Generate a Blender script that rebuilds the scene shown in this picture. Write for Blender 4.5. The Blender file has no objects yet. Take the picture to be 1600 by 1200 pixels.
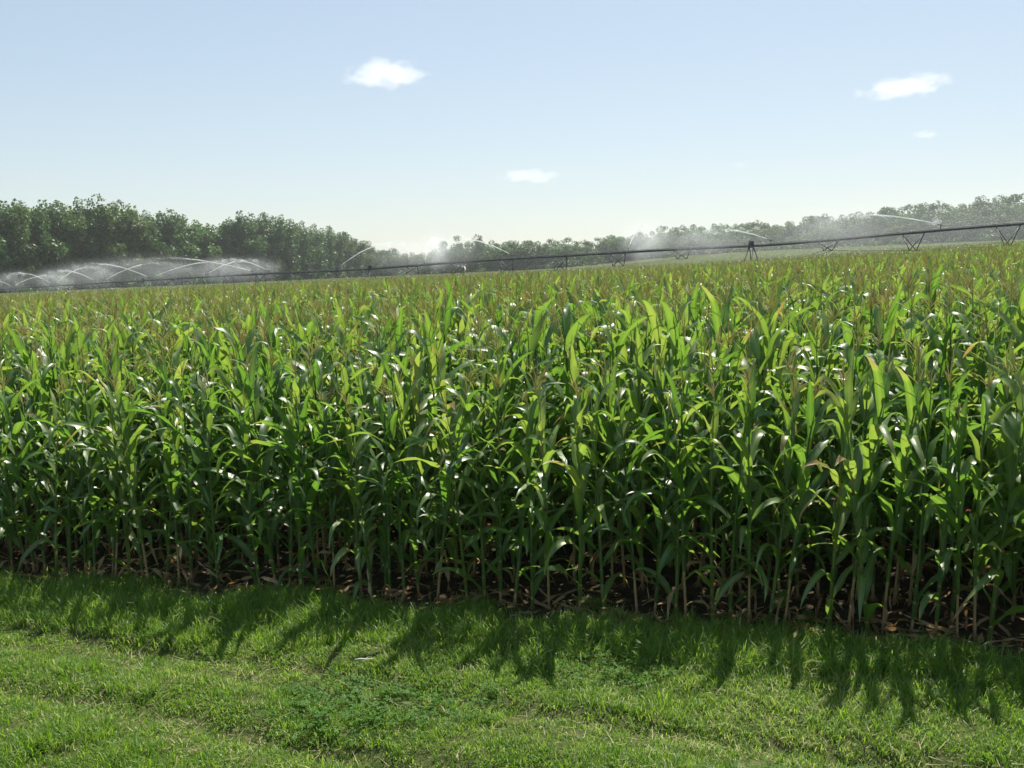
import bpy, math, random
import numpy as np
from mathutils import Vector, Matrix

R = math.radians
rng = np.random.default_rng(7)
random.seed(7)
sc = bpy.context.scene
COL = sc.collection

# ------------------------------------------------------------------ camera, sky, sun, exposure
CAM_H = 3.2
cam_d = bpy.data.cameras.new('camera')
cam = bpy.data.objects.new('camera', cam_d)
COL.objects.link(cam)
cam_d.sensor_width = 36.0
cam_d.lens = 33.75
cam_d.clip_start = 0.1
cam_d.clip_end = 9000
cam.location = (0, 0, CAM_H)
cam.rotation_euler = (Matrix.Rotation(R(90 - 6.77), 3, 'X') @ Matrix.Rotation(R(-0.8), 3, 'Z')).to_euler()
sc.camera = cam

SUN_EL, SUN_AZ = 58.0, 20.0
w = bpy.data.worlds.new('World')
sc.world = w
w.use_nodes = True
nt = w.node_tree
bg = nt.nodes['Background']
sky = nt.nodes.new('ShaderNodeTexSky')
sky.sky_type = 'NISHITA'
sky.sun_disc = False
sky.sun_elevation = R(SUN_EL)
sky.sun_rotation = R(SUN_AZ)
sky.air_density = 1.0
sky.dust_density = 0.8
sky.ozone_density = 2.5
gm = nt.nodes.new('ShaderNodeGamma'); gm.inputs[1].default_value = 0.6
tn = nt.nodes.new('ShaderNodeMix'); tn.data_type = 'RGBA'; tn.blend_type = 'MULTIPLY'; tn.inputs[0].default_value = 1; tn.inputs[7].default_value = (.99, 1.005, .99, 1)
hs = nt.nodes.new('ShaderNodeHueSaturation'); hs.inputs['Saturation'].default_value = 1.0; hs.inputs['Value'].default_value = 1.6
nt.links.new(sky.outputs[0], gm.inputs[0]); nt.links.new(gm.outputs[0], tn.inputs[6]); nt.links.new(tn.outputs[2], hs.inputs['Color'])
nt.links.new(hs.outputs[0], bg.inputs[0])
bg.inputs[1].default_value = 0.098

sd = bpy.data.lights.new('sun', 'SUN')
sd.energy = 4.8
sd.angle = R(0.5)
sd.color = (1.0, 0.94, 0.83)
sun = bpy.data.objects.new('sun', sd)
COL.objects.link(sun)
sun_dir = Vector((math.sin(R(SUN_AZ)) * math.cos(R(SUN_EL)), math.cos(R(SUN_AZ)) * math.cos(R(SUN_EL)), math.sin(R(SUN_EL))))
sun.rotation_euler = sun_dir.to_track_quat('Z', 'Y').to_euler()
sun.location = (0, 0, 30)

sc.view_settings.view_transform = 'Standard'
sc.view_settings.look = 'None'
sc.view_settings.gamma = 1
sc.view_settings.exposure = 0.78
sc.render.engine = 'CYCLES'
cy = sc.cycles
cy.max_bounces = 10
cy.diffuse_bounces = 3
cy.glossy_bounces = 2
cy.transmission_bounces = 4
cy.transparent_max_bounces = 12
cy.volume_bounces = 5
cy.volume_step_rate = 2.0
cy.volume_max_steps = 128
cy.use_adaptive_sampling = True
cy.use_denoising = True
cy.caustics_reflective = False
cy.caustics_refractive = False

# ------------------------------------------------------------------ terrain
E = np.array([math.cos(R(-18.0)), math.sin(R(-18.0))])      # along the field edge
N = np.array([-E[1], E[0]])                                  # into the field
P0 = np.array([0.0, 8.86])                                   # first corn row passes here


def off(x, y):
    return (np.asarray(x) - P0[0]) * N[0] + (np.asarray(y) - P0[1]) * N[1]


def gh(x, y):
    x = np.asarray(x, float)
    y = np.asarray(y, float)
    z = 0.029 * 700 * np.tanh(x / 700.0)
    xp_ = np.maximum(x, 0)
    z = z + 1.5 * np.tanh(0.0004 * xp_ ** 2 / 1.5)
    s1 = np.clip((y - 170) / 160, 0, 1); s2 = np.clip((x - 5) / 70, 0, 1)
    z = z + 1.6 * s1 * s1 * (3 - 2 * s1) * s2 * s2 * (3 - 2 * s2)
    o = off(x, y)
    a = (x - P0[0]) * E[0] + (y - P0[1]) * E[1]
    near = np.clip((20 - y) / 10, 0, 1)
    verge = np.clip(-o / 0.6, 0, 1) * near
    # mower and wheel tracks, running a little askew to the field edge
    q = o + 0.093 * a + 0.06 * np.sin(a * 0.9)
    rut = np.exp(-((q + 1.9) / 0.14) ** 2) + np.exp(-((q + 2.95) / 0.17) ** 2) + 0.7 * np.exp(-((q + 2.2) / 0.12) ** 2)
    z = z - 0.09 * rut * verge
    z = z + verge * (0.035 * np.sin(x * 1.7 + 1.3 * np.sin(y * 1.1)) * np.sin(y * 2.3 + x * .6) + 0.012 * np.sin(x * 6.1 + y * 2) * np.sin(y * 7.3))
    return z


# ------------------------------------------------------------------ helpers
def tag(o, label=None, cat=None, group=None, kind=None):
    if label: o['label'] = label
    if cat: o['category'] = cat
    if group: o['group'] = group
    if kind: o['kind'] = kind
    return o


def empty(name, loc=(0, 0, 0), rz=0.0):
    o = bpy.data.objects.new(name, None)
    o.empty_display_size = 0.3
    COL.objects.link(o)
    o.location = loc
    o.rotation_euler = (0, 0, rz)
    return o


class MB:
    """collects shapes into one mesh"""

    def __init__(self):
        self.v = []; self.f = []; self.m = []; self.t = []; self.n = 0

    def add(self, V, F, mat=0, tint=0.5):
        V = np.asarray(V, float).reshape(-1, 3)
        self.v.append(V)
        n = self.n
        self.f.extend([tuple(i + n for i in f) for f in F])
        self.m.extend([mat] * len(F))
        tt = np.full(len(V), tint) if np.isscalar(tint) else np.asarray(tint)
        self.t.append(tt)
        self.n += len(V)

    def join(self, other, mat):
        if other.n == 0: return
        V = np.concatenate(other.v)
        self.v.append(V)
        n = self.n
        self.f.extend([tuple(i + n for i in f) for f in other.f])
        self.m.extend([mat] * len(other.f))
        self.t.append(np.concatenate(other.t))
        self.n += len(V)

    def mesh(self, name, mats, smooth=True):
        me = bpy.data.meshes.new(name)
        V = np.concatenate(self.v) if self.v else np.zeros((0, 3))
        me.from_pydata(V.tolist(), [], self.f)
        for m in mats: me.materials.append(m)
        if len(mats) > 1:
            me.polygons.foreach_set('material_index', self.m)
        me.polygons.foreach_set('use_smooth', [smooth] * len(self.f))
        at = me.attributes.new('tint', 'FLOAT', 'POINT')
        at.data.foreach_set('value', np.concatenate(self.t).astype(np.float32))
        me.update()
        return me

    def build(self, name, mats, parent=None, smooth=True):
        if not isinstance(mats, (list, tuple)): mats = [mats]
        o = bpy.data.objects.new(name, self.mesh(name, mats, smooth))
        COL.objects.link(o)
        if parent: o.parent = parent
        return o

    def box(self, c, s, rz=0.0, mat=0):
        c = np.array(c, float); hx, hy, hz = np.array(s) / 2.0
        P = np.array([[a, b, d] for d in (-hz, hz) for a, b in ((-hx, -hy), (hx, -hy), (hx, hy), (-hx, hy))])
        ca, sa = math.cos(rz), math.sin(rz)
        P = P @ np.array([[ca, sa, 0], [-sa, ca, 0], [0, 0, 1]]) + c
        self.add(P, [(0, 3, 2, 1), (4, 5, 6, 7), (0, 1, 5, 4), (1, 2, 6, 5), (2, 3, 7, 6), (3, 0, 4, 7)], mat)

    def tube(self, pts, rad, k=6, mat=0, tint=0.5, cap=True):
        pts = np.asarray(pts, float)
        n = len(pts)
        rad = np.full(n, rad) if np.isscalar(rad) else np.asarray(rad)
        T = np.gradient(pts, axis=0)
        T /= np.linalg.norm(T, axis=1)[:, None] + 1e-9
        up = np.array([0, 0, 1.0]) if abs(T[0][2]) < 0.9 else np.array([1.0, 0, 0])
        V = []
        a = np.arange(k) * 2 * math.pi / k
        for i in range(n):
            x = np.cross(up, T[i]); x /= np.linalg.norm(x) + 1e-9
            y = np.cross(T[i], x)
            V.append(pts[i] + rad[i] * (np.cos(a)[:, None] * x + np.sin(a)[:, None] * y))
        F = []
        for i in range(n - 1):
            for j in range(k):
                j2 = (j + 1) % k
                F.append((i * k + j, i * k + j2, (i + 1) * k + j2, (i + 1) * k + j))
        if cap:
            F.append(tuple(range(k - 1, -1, -1)))
            F.append(tuple((n - 1) * k + j for j in range(k)))
        self.add(np.concatenate(V), F, mat, tint)


# ------------------------------------------------------------------ materials
def new_mat(name):
    m = bpy.data.materials.new(name)
    m.use_nodes = True
    t = m.node_tree
    for n in list(t.nodes): t.nodes.remove(n)
    out = t.nodes.new('ShaderNodeOutputMaterial')
    return m, t, out


def ramp(t, fac, stops):
    r = t.nodes.new('ShaderNodeValToRGB')
    el = r.color_ramp.elements
    while len(el) < len(stops): el.new(0.5)
    for e, (p, c) in zip(el, stops):
        e.position = p
        e.color = (*c, 1)
    t.links.new(fac, r.inputs[0])
    return r.outputs[0]


def math_n(t, op, a, b=None, clamp=False):
    m = t.nodes.new('ShaderNodeMath'); m.operation = op; m.use_clamp = clamp
    for i, q in enumerate((a, b)):
        if q is None: continue
        if isinstance(q, (int, float)): m.inputs[i].default_value = q
        else: t.links.new(q, m.inputs[i])
    return m.outputs[0]


def mix_c(t, fac, a, b, mode='MIX'):
    m = t.nodes.new('ShaderNodeMix'); m.data_type = 'RGBA'; m.blend_type = mode
    for s, q in ((m.inputs[0], fac), (m.inputs[6], a), (m.inputs[7], b)):
        if isinstance(q, (int, float)): s.default_value = q
        elif isinstance(q, tuple): s.default_value = (*q, 1)
        else: t.links.new(q, s)
    return m.outputs[2]


def noise(t, scale, detail=3, coord='Object', vec=None):
    n = t.nodes.new('ShaderNodeTexNoise')
    n.inputs['Scale'].default_value = scale
    n.inputs['Detail'].default_value = detail
    if vec is None:
        tc = t.nodes.new('ShaderNodeTexCoord')
        vec = tc.outputs[coord]
    t.links.new(vec, n.inputs['Vector'])
    return n.outputs[0]


def leaf_mat(name, stops, tstops, trans=0.45, rough=0.38, spec=0.5, rnd=0.35):
    """two-sided leaf: diffuse + translucent with a waxy sheen; colour varies per leaf and per plant"""
    m, t, out = new_mat(name)
    a = t.nodes.new('ShaderNodeAttribute'); a.attribute_name = 'tint'
    oi = t.nodes.new('ShaderNodeObjectInfo')
    v = math_n(t, 'ADD', math_n(t, 'MULTIPLY', a.outputs['Fac'], 1 - rnd), math_n(t, 'MULTIPLY', oi.outputs['Random'], rnd))
    nz = noise(t, 9, 2)
    v = math_n(t, 'ADD', v, math_n(t, 'MULTIPLY', math_n(t, 'SUBTRACT', nz, 0.5), 0.25), True)
    c1 = ramp(t, v, stops)
    c2 = ramp(t, v, tstops)
    p = t.nodes.new('ShaderNodeBsdfPrincipled')
    t.links.new(c1, p.inputs['Base Color'])
    p.inputs['Roughness'].default_value = rough
    p.inputs['Specular IOR Level'].default_value = spec
    tr = t.nodes.new('ShaderNodeBsdfTranslucent')
    t.links.new(c2, tr.inputs['Color'])
    mx = t.nodes.new('ShaderNodeMixShader')
    mx.inputs[0].default_value = trans
    t.links.new(p.outputs[0], mx.inputs[1])
    t.links.new(tr.outputs[0], mx.inputs[2])
    t.links.new(mx.outputs[0], out.inputs[0])
    return m


def plain(name, c1, c2, scale=4, rough=0.7, metal=0.0, spec=0.3, bump=0.0):
    m, t, out = new_mat(name)
    p = t.nodes.new('ShaderNodeBsdfPrincipled')
    col = ramp(t, noise(t, scale, 5), [(0.3, c1), (0.7, c2)])
    t.links.new(col, p.inputs['Base Color'])
    p.inputs['Roughness'].default_value = rough
    p.inputs['Metallic'].default_value = metal
    p.inputs['Specular IOR Level'].default_value = spec
    if bump:
        b = t.nodes.new('ShaderNodeBump'); b.inputs['Strength'].default_value = bump
        t.links.new(noise(t, scale * 6, 4), b.inputs['Height'])
        t.links.new(b.outputs[0], p.inputs['Normal'])
    t.links.new(p.outputs[0], out.inputs[0])
    return m


M_LEAF = leaf_mat('corn_leaf', [(0.0, (0.036, 0.095, 0.022)), (0.45, (0.065, 0.148, 0.028)), (0.75, (0.120, 0.210, 0.038)), (0.9, (0.24, 0.30, 0.09)), (1.0, (0.36, 0.25, 0.10))],
                  [(0.0, (0.09, 0.24, 0.024)), (0.5, (0.175, 0.36, 0.034)), (0.9, (0.38, 0.50, 0.07)), (1.0, (0.42, 0.30, 0.08))], trans=0.46, rough=0.43, spec=0.95)
M_DRY = leaf_mat('dry_corn_leaf', [(0.0, (0.17, 0.10, 0.05)), (0.5, (0.32, 0.23, 0.115)), (1.0, (0.48, 0.39, 0.21))],
                 [(0.0, (0.20, 0.08, 0.02)), (0.5, (0.34, 0.17, 0.05)), (1.0, (0.40, 0.26, 0.09))], trans=0.35, rough=0.6, spec=0.25)
M_TASSEL = leaf_mat('corn_tassel', [(0.0, (0.48, 0.39, 0.21)), (0.35, (0.56, 0.48, 0.24)), (1.0, (0.42, 0.50, 0.20))],
                    [(0.0, (0.54, 0.44, 0.18)), (0.35, (0.60, 0.54, 0.20)), (1.0, (0.48, 0.58, 0.18))], trans=0.5, rough=0.7, spec=0.2)
M_HUSK = leaf_mat('ear_husk', [(0.0, (0.06, 0.13, 0.03)), (1.0, (0.12, 0.20, 0.05))], [(0.0, (0.1, 0.22, 0.03)), (1.0, (0.2, 0.34, 0.05))], trans=0.15, rough=0.5)
M_SILK = plain('ear_silk', (0.10, 0.025, 0.012), (0.22, 0.07, 0.03), 40, 0.8)
M_GRASS = leaf_mat('grass_blade', [(0.0, (0.048, 0.120, 0.016)), (0.42, (0.110, 0.215, 0.026)), (0.74, (0.20, 0.30, 0.05)), (0.96, (0.54, 0.50, 0.28))],
                   [(0.0, (0.13, 0.30, 0.012)), (0.42, (0.27, 0.48, 0.02)), (0.74, (0.38, 0.56, 0.05)), (0.96, (0.54, 0.50, 0.24))], trans=0.45, rough=0.45, spec=0.4, rnd=0.3)
M_CLOVER = leaf_mat('clover_leaf', [(0.0, (0.035, 0.11, 0.014)), (1.0, (0.09, 0.20, 0.024))],
                    [(0.0, (0.14, 0.30, 0.02)), (1.0, (0.26, 0.46, 0.04))], trans=0.4, rough=0.6, spec=0.2)
M_STRAW = leaf_mat('cut_straw', [(0.0, (0.26, 0.21, 0.10)), (1.0, (0.46, 0.42, 0.25))], [(0.0, (0.26, 0.21, 0.10)), (1.0, (0.4, 0.36, 0.2))], trans=0.25, rough=0.6, spec=0.3)


def stalk_material():
    m, t, out = new_mat('corn_stalk')
    tc = t.nodes.new('ShaderNodeTexCoord')
    sp = t.nodes.new('ShaderNodeSeparateXYZ')
    t.links.new(tc.outputs['Object'], sp.inputs[0])
    z = math_n(t, 'ADD', math_n(t, 'DIVIDE', sp.outputs[2], 2.2), math_n(t, 'MULTIPLY', math_n(t, 'SUBTRACT', noise(t, 12, 3), 0.5), 0.25))
    c = ramp(t, z, [(0.05, (0.29, 0.20, 0.09)), (0.30, (0.25, 0.21, 0.085)), (0.52, (0.12, 0.18, 0.045)), (1.0, (0.11, 0.20, 0.04))])
    p = t.nodes.new('ShaderNodeBsdfPrincipled')
    t.links.new(c, p.inputs['Base Color'])
    p.inputs['Roughness'].default_value = 0.5
    t.links.new(p.outputs[0], out.inputs[0])
    return m


M_STALK = stalk_material()

TREE_MATS = []
for nm, a, b, c in (('poplar_leaf', (0.034, 0.066, 0.022), (0.060, 0.110, 0.032), (0.105, 0.165, 0.052)),
                    ('oak_leaf', (0.026, 0.052, 0.016), (0.050, 0.086, 0.024), (0.085, 0.125, 0.038)),
                    ('willow_leaf', (0.045, 0.070, 0.022), (0.075, 0.110, 0.032), (0.12, 0.155, 0.055))):
    TREE_MATS.append(leaf_mat(nm, [(0.0, a), (0.5, b), (1.0, c)], [(0.0, (a[0] * 1.6, a[1] * 2.2, a[2])), (0.5, (b[0] * 1.6, b[1] * 2.2, b[2])), (1.0, (c[0] * 1.6, c[1] * 2.0, c[2]))],
                              trans=0.3, rough=0.5, spec=0.35, rnd=0.3))
M_BARK = plain('tree_bark', (0.10, 0.085, 0.065), (0.20, 0.18, 0.145), 3, 0.9, bump=0.4)
M_STEEL = plain('galvanised_steel', (0.055, 0.06, 0.065), (0.12, 0.125, 0.13), 1.5, 0.6, metal=0.3, spec=0.4)
M_RUBBER = plain('tyre_rubber', (0.02, 0.02, 0.02), (0.05, 0.045, 0.04), 4, 0.9)
M_WHITE = plain('white_paint', (0.62, 0.62, 0.60), (0.78, 0.78, 0.76), 1.0, 0.5)
M_ROOFW = plain('pale_roof_metal', (0.55, 0.57, 0.58), (0.72, 0.73, 0.73), 1.0, 0.4)
M_DARK = plain('dark_opening', (0.03, 0.03, 0.035), (0.05, 0.05, 0.055), 1.0, 0.5)
M_STICK = plain('weathered_stick', (0.45, 0.42, 0.36), (0.62, 0.6, 0.55), 20, 0.8)


def ground_material():
    m, t, out = new_mat('ground')
    tc = t.nodes.new('ShaderNodeTexCoord')
    P = tc.outputs['Object']
    # distance into the field, measured across the edge line
    dp = t.nodes.new('ShaderNodeVectorMath'); dp.operation = 'DOT_PRODUCT'
    t.links.new(P, dp.inputs[0]); dp.inputs[1].default_value = (N[0], N[1], 0)
    o = math_n(t, 'SUBTRACT', dp.outputs['Value'], float(P0 @ N))
    o = math_n(t, 'ADD', o, math_n(t, 'MULTIPLY', math_n(t, 'SUBTRACT', noise(t, 1.6, 4, vec=P), 0.5), 0.7))
    f = math_n(t, 'ADD', math_n(t, 'MULTIPLY', o, 2.2), 0.75, True)
    soil = ramp(t, noise(t, 9, 8, vec=P), [(0.3, (0.018, 0.013, 0.009)), (0.55, (0.040, 0.029, 0.019)), (0.75, (0.085, 0.062, 0.042))])
    turf = ramp(t, noise(t, 14, 6, vec=P), [(0.3, (0.035, 0.050, 0.014)), (0.55, (0.070, 0.085, 0.026)), (0.75, (0.13, 0.12, 0.055))])
    c = mix_c(t, f, turf, soil)
    # beyond the crop: pasture
    sp = t.nodes.new('ShaderNodeSeparateXYZ'); t.links.new(P, sp.inputs[0])
    far = math_n(t, 'DIVIDE', math_n(t, 'SUBTRACT', sp.outputs[1], 330), 60, True)
    c = mix_c(t, far, c, (0.07, 0.10, 0.03))
    p = t.nodes.new('ShaderNodeBsdfPrincipled')
    t.links.new(c, p.inputs['Base Color'])
    p.inputs['Roughness'].default_value = 0.95
    p.inputs['Specular IOR Level'].default_value = 0.15
    b = t.nodes.new('ShaderNodeBump'); b.inputs['Strength'].default_value = 0.7; b.inputs['Distance'].default_value = 0.05
    t.links.new(noise(t, 22, 8, vec=P), b.inputs['Height'])
    t.links.new(b.outputs[0], p.inputs['Normal'])
    t.links.new(p.outputs[0], out.inputs[0])
    return m


# ------------------------------------------------------------------ ground: one sheet
def axis(lo, hi, fine0, fine1, step, grow=1.18):
    a = list(np.arange(fine0, fine1, step))
    s = step; x = fine1
    while x < hi:
        a.append(x); s *= grow; x += s
    a.append(hi)
    s = step; x = fine0 - step
    b = []
    while x > lo:
        b.append(x); s *= grow; x -= s
    b.append(lo)
    return np.array(sorted(set(b + a)))


gx = axis(-1500, 1500, -11, 10, 0.1)
gy = axis(-300, 1500, 4.5, 15, 0.1)
X, Y = np.meshgrid(gx, gy)
Z = gh(X, Y)
V = np.stack([X, Y, Z], -1).reshape(-1, 3)
nx, ny = len(gx), len(gy)
ii = (np.arange(ny - 1)[:, None] * nx + np.arange(nx - 1)[None, :]).reshape(-1)
me = bpy.data.meshes.new('ground')
me.from_pydata(V.tolist(), [], np.stack([ii, ii + 1, ii + nx + 1, ii + nx], -1).tolist())
me.polygons.foreach_set('use_smooth', [True] * len(me.polygons))
me.materials.append(ground_material())
g = bpy.data.objects.new('ground', me)
COL.objects.link(g)
tag(g, kind='structure')


# ------------------------------------------------------------------ instancing for stuff
def scatter(name, P, rot, scl, idx, srcs, label=None, cat=None):
    """ONE object: points carrying rotation/scale/index, a node group puts a source mesh on each"""
    coll = bpy.data.collections.new(name + '_sources')
    for s in srcs: coll.objects.link(s)
    me = bpy.data.meshes.new(name)
    me.vertices.add(len(P))
    me.vertices.foreach_set('co', np.asarray(P, np.float32).ravel())
    a = me.attributes.new('rot', 'FLOAT_VECTOR', 'POINT'); a.data.foreach_set('vector', np.asarray(rot, np.float32).ravel())
    a = me.attributes.new('scl', 'FLOAT', 'POINT'); a.data.foreach_set('value', np.asarray(scl, np.float32))
    a = me.attributes.new('idx', 'INT', 'POINT'); a.data.foreach_set('value', np.asarray(idx, np.int32))
    me.update()
    o = bpy.data.objects.new(name, me)
    COL.objects.link(o)
    ng = bpy.data.node_groups.new(name, 'GeometryNodeTree')
    ng.interface.new_socket('Geometry', in_out='INPUT', socket_type='NodeSocketGeometry')
    ng.interface.new_socket('Geometry', in_out='OUTPUT', socket_type='NodeSocketGeometry')
    n = ng.nodes
    gi = n.new('NodeGroupInput'); go = n.new('NodeGroupOutput')
    ip = n.new('GeometryNodeInstanceOnPoints')
    ci = n.new('GeometryNodeCollectionInfo')
    ci.inputs['Collection'].default_value = coll
    ci.inputs['Separate Children'].default_value = True
    ci.inputs['Reset Children'].default_value = True
    ip.inputs['Pick Instance'].default_value = True

    def attr(nm, dt):
        q = n.new('GeometryNodeInputNamedAttribute'); q.data_type = dt
        q.inputs['Name'].default_value = nm
        return q.outputs['Attribute']
    e = n.new('FunctionNodeEulerToRotation')
    L = ng.links.new
    L(attr('rot', 'FLOAT_VECTOR'), e.inputs[0])
    L(e.outputs[0], ip.inputs['Rotation'])
    L(attr('scl', 'FLOAT'), ip.inputs['Scale'])
    L(attr('idx', 'INT'), ip.inputs['Instance Index'])
    L(gi.outputs[0], ip.inputs['Points'])
    L(ci.outputs[0], ip.inputs['Instance'])
    L(ip.outputs[0], go.inputs[0])
    md = o.modifiers.new('scatter', 'NODES')
    md.node_group = ng
    tag(o, label, cat, kind='stuff')
    return o


def src(mb, name, mats):
    return bpy.data.objects.new(name, mb.mesh(name, mats))     # never linked to the scene itself


# ------------------------------------------------------------------ corn
def leaf(mb, base, az, L, W, th0, dth, p=1.4, twist=0.0, wave=0.015, kink=None, n=11, tint=0.5, r=None, cols=5, tri=False):
    r = r or rng
    t = np.linspace(0, 1, n + 1)
    th = th0 + dth * t ** p
    if kink: th = th + kink[1] / (1 + np.exp(-(t - kink[0]) * 28))
    th = np.minimum(th, 2.95)
    ds = L / n
    rr = np.concatenate([[0], np.cumsum(np.sin((th[1:] + th[:-1]) / 2) * ds)])
    zz = np.concatenate([[0], np.cumsum(np.cos((th[1:] + th[:-1]) / 2) * ds)])
    azs = az + r.normal(0, 0.12) * t * 2
    dx, dy = np.cos(azs), np.sin(azs)
    C = np.stack([base[0] + dx * rr, base[1] + dy * rr, base[2] + zz], -1)
    wd = W * np.minimum(1, 0.42 + 2.3 * t) * (1 - t ** 2.6) ** 0.9
    wd[-1] = 0.001
    side = np.stack([-dy, dx, 0 * t], -1)
    nor = np.stack([-np.cos(th) * dx, -np.cos(th) * dy, np.sin(th)], -1)
    tw = twist * t ** 1.2
    s2 = side * np.cos(tw)[:, None] + nor * np.sin(tw)[:, None]
    n2 = -side * np.sin(tw)[:, None] + nor * np.cos(tw)[:, None]
    ph = r.uniform(0, 6.28, 2)
    us = np.linspace(-1, 1, cols)
    V = []
    for u in us:
        lift = abs(u) * 0.30 * wd * 0.5 * (1 - 0.5 * t)
        wv = wave * (abs(u) ** 1.5) * np.sin(t * 21 * L + ph[0 if u < 0 else 1]) * np.minimum(1, wd / W * 1.2)
        V.append(C + s2 * (u * wd / 2)[:, None] + n2 * (lift + wv)[:, None])
    V = np.stack(V, 1).reshape(-1, 3)
    F = []
    for i in range(n):
        for j in range(cols - 1):
            a = i * cols + j
            F.append((a, a + 1, a + cols + 1, a + cols))
    tv = np.tile(tint + (np.abs(us) < .01) * .38 * (cols > 3) - .08 * (np.abs(us) > .9), n + 1)
    tv = np.clip(tv, 0, .86)
    if r.random() < .22: tv = np.clip(tv + np.repeat(np.clip((t - r.uniform(.6, .85)) * 6, 0, .6), cols), 0, 1.15)
    mb.add(V, F, 0, tv)


def corn_parts(seed, kind='normal'):
    r = np.random.default_rng(seed)
    H = r.uniform(1.95, 2.15)
    if kind == 'short': H = 1.15
    pt = {k: MB() for k in ('stalk', 'leaves', 'dry_leaves', 'tassel', 'ear', 'silk')}
    lean = r.normal(0, 0.06, 2)
    bend = r.normal(0, 0.06, 2)

    def ax(z):
        q = z / 2.1
        return np.array([lean[0] * q + bend[0] * q * q, lean[1] * q + bend[1] * q * q, z])
    nn = 13 if kind != 'short' else 8
    zs = 0.10 + (H - 0.12) * (np.arange(nn) / (nn - 1)) ** 0.95
    # stalk with swollen nodes
    pts = []; rad = []
    for i, z in enumerate(zs):
        q = z / H
        rr = 0.0145 * (1 - q) + 0.0055 * q
        if i == 0: pts.append(ax(-0.05)); rad.append(0.016)
        for dz, m in ((-0.012, 1.0), (0, 1.28), (0.014, 1.0)):
            pts.append(ax(z + dz)); rad.append(rr * m)
    pts.append(ax(H + 0.22)); rad.append(0.004)
    pt['stalk'].tube(pts, rad, 7)
    # brace roots
    for k in range(6):
        a = k * 1.05 + r.uniform(0, .4)
        pt['stalk'].tube([ax(0.07), (0.03 * math.cos(a), 0.03 * math.sin(a), 0.03), (0.055 * math.cos(a), 0.055 * math.sin(a), -0.03)], 0.003, 3)
    plane = r.uniform(0, math.pi)
    drop = {'normal': 1, 'leafy': 0, 'dry': 3, 'short': 1}[kind]
    for i, z in enumerate(zs):
        az = plane + math.pi * (i % 2) + r.normal(0, 0.38)
        q = i / (nn - 1)
        b = ax(z + 0.02)
        tint = float(np.clip(r.normal(0.45 + 0.15 * q, 0.2), 0, 1))
        if i < drop:
            if r.random() < 0.75:
                leaf(pt['dry_leaves'], b, az, r.uniform(.35, .6), r.uniform(.03, .055), R(r.uniform(35, 80)), R(r.uniform(60, 130)), 0.8,
                     r.uniform(-2.5, 2.5), 0.02, (r.uniform(.2, .5), R(r.uniform(10, 50))), n=8, tint=float(r.uniform(0, 1)), r=r, cols=3)
            continue
        if q > 0.78:
            k = None
            L = r.uniform(.5, .76) * (1.0 if q < .95 else .75)
            th0, dth = R(r.uniform(8, 30)), R(r.uniform(8, 62))
            if r.random() < 0.38: k = (r.uniform(.45, .75), R(r.uniform(50, 110)))
            W = r.uniform(.070, .095)
        elif q > 0.35:
            k = None
            L = r.uniform(.72, .95)
            th0, dth = R(r.uniform(22, 42)), R(r.uniform(55, 115))
            if r.random() < 0.4: k = (r.uniform(.35, .65), R(r.uniform(20, 70)))
            W = r.uniform(.084, .116)
        else:
            k = None
            L = r.uniform(.6, .85)
            th0, dth = R(r.uniform(25, 48)), R(r.uniform(60, 125))
            if r.random() < 0.4: k = (r.uniform(.3, .6), R(r.uniform(20, 60)))
            W = r.uniform(.065, .095)
        if kind == 'short': L *= .8
        leaf(pt['leaves'], b, az, L, W, th0, dth, r.uniform(1.4, 3.0), r.normal(0, .7), r.uniform(.008, .018), k, tint=tint, r=r)
        # sheath wrapped round the stalk
        pt['leaves'].tube([ax(z - 0.13), ax(z + 0.022)], [0.0125 * (1 - q) + .0075, 0.016 * (1 - q) + .0085], 6, tint=tint * .8 + .2, cap=False)
    if kind != 'short':
        top = ax(H + 0.2)
        tn = float(r.uniform(0, 1))
        h = r.uniform(.28, .38)
        pt['tassel'].tube([top, top + (0, 0, h * .5), top + (r.normal(0, .03), r.normal(0, .03), h)], [.0048, .0062, .0026], 3, tint=tn, cap=False)
        for k in range(r.integers(5, 10)):
            a = r.uniform(0, 6.28); el = R(r.uniform(14, 48)); l = r.uniform(.14, .25); z0 = r.uniform(0, .1)
            d = np.array([math.cos(a) * math.sin(el), math.sin(a) * math.sin(el), math.cos(el)])
            s = top + (0, 0, z0)
            pt['tassel'].tube([s, s + d * l * .55, s + d * l + (0, 0, -.035)], [.0032, .0046, .002], 3, tint=tn, cap=False)
        # ear
        if r.random() < 0.85:
            i = int(r.integers(5, 7)); z = zs[i]
            a = plane + math.pi * (i % 2)
            d = np.array([math.cos(a) * .30, math.sin(a) * .30, .95]); d /= np.linalg.norm(d)
            s = ax(z) + np.array([math.cos(a), math.sin(a), 0]) * .016
            tt = np.array([0, .1, .3, .55, .8, 1.0])
            rr = np.array([.010, .021, .027, .025, .016, .007])
            pt['ear'].tube([s + d * .24 * q for q in tt], rr, 8, tint=.5)
            tip = s + d * .24
            for k in range(7):
                b2 = r.uniform(0, 6.28)
                o2 = np.array([math.cos(b2), math.sin(b2), 0])
                pt['silk'].tube([tip - d * .01, tip + d * .03 + o2 * .012, tip + d * .03 + o2 * .032 + (0, 0, -.02)], [.005, .004, .002], 3)
    return pt


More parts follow.
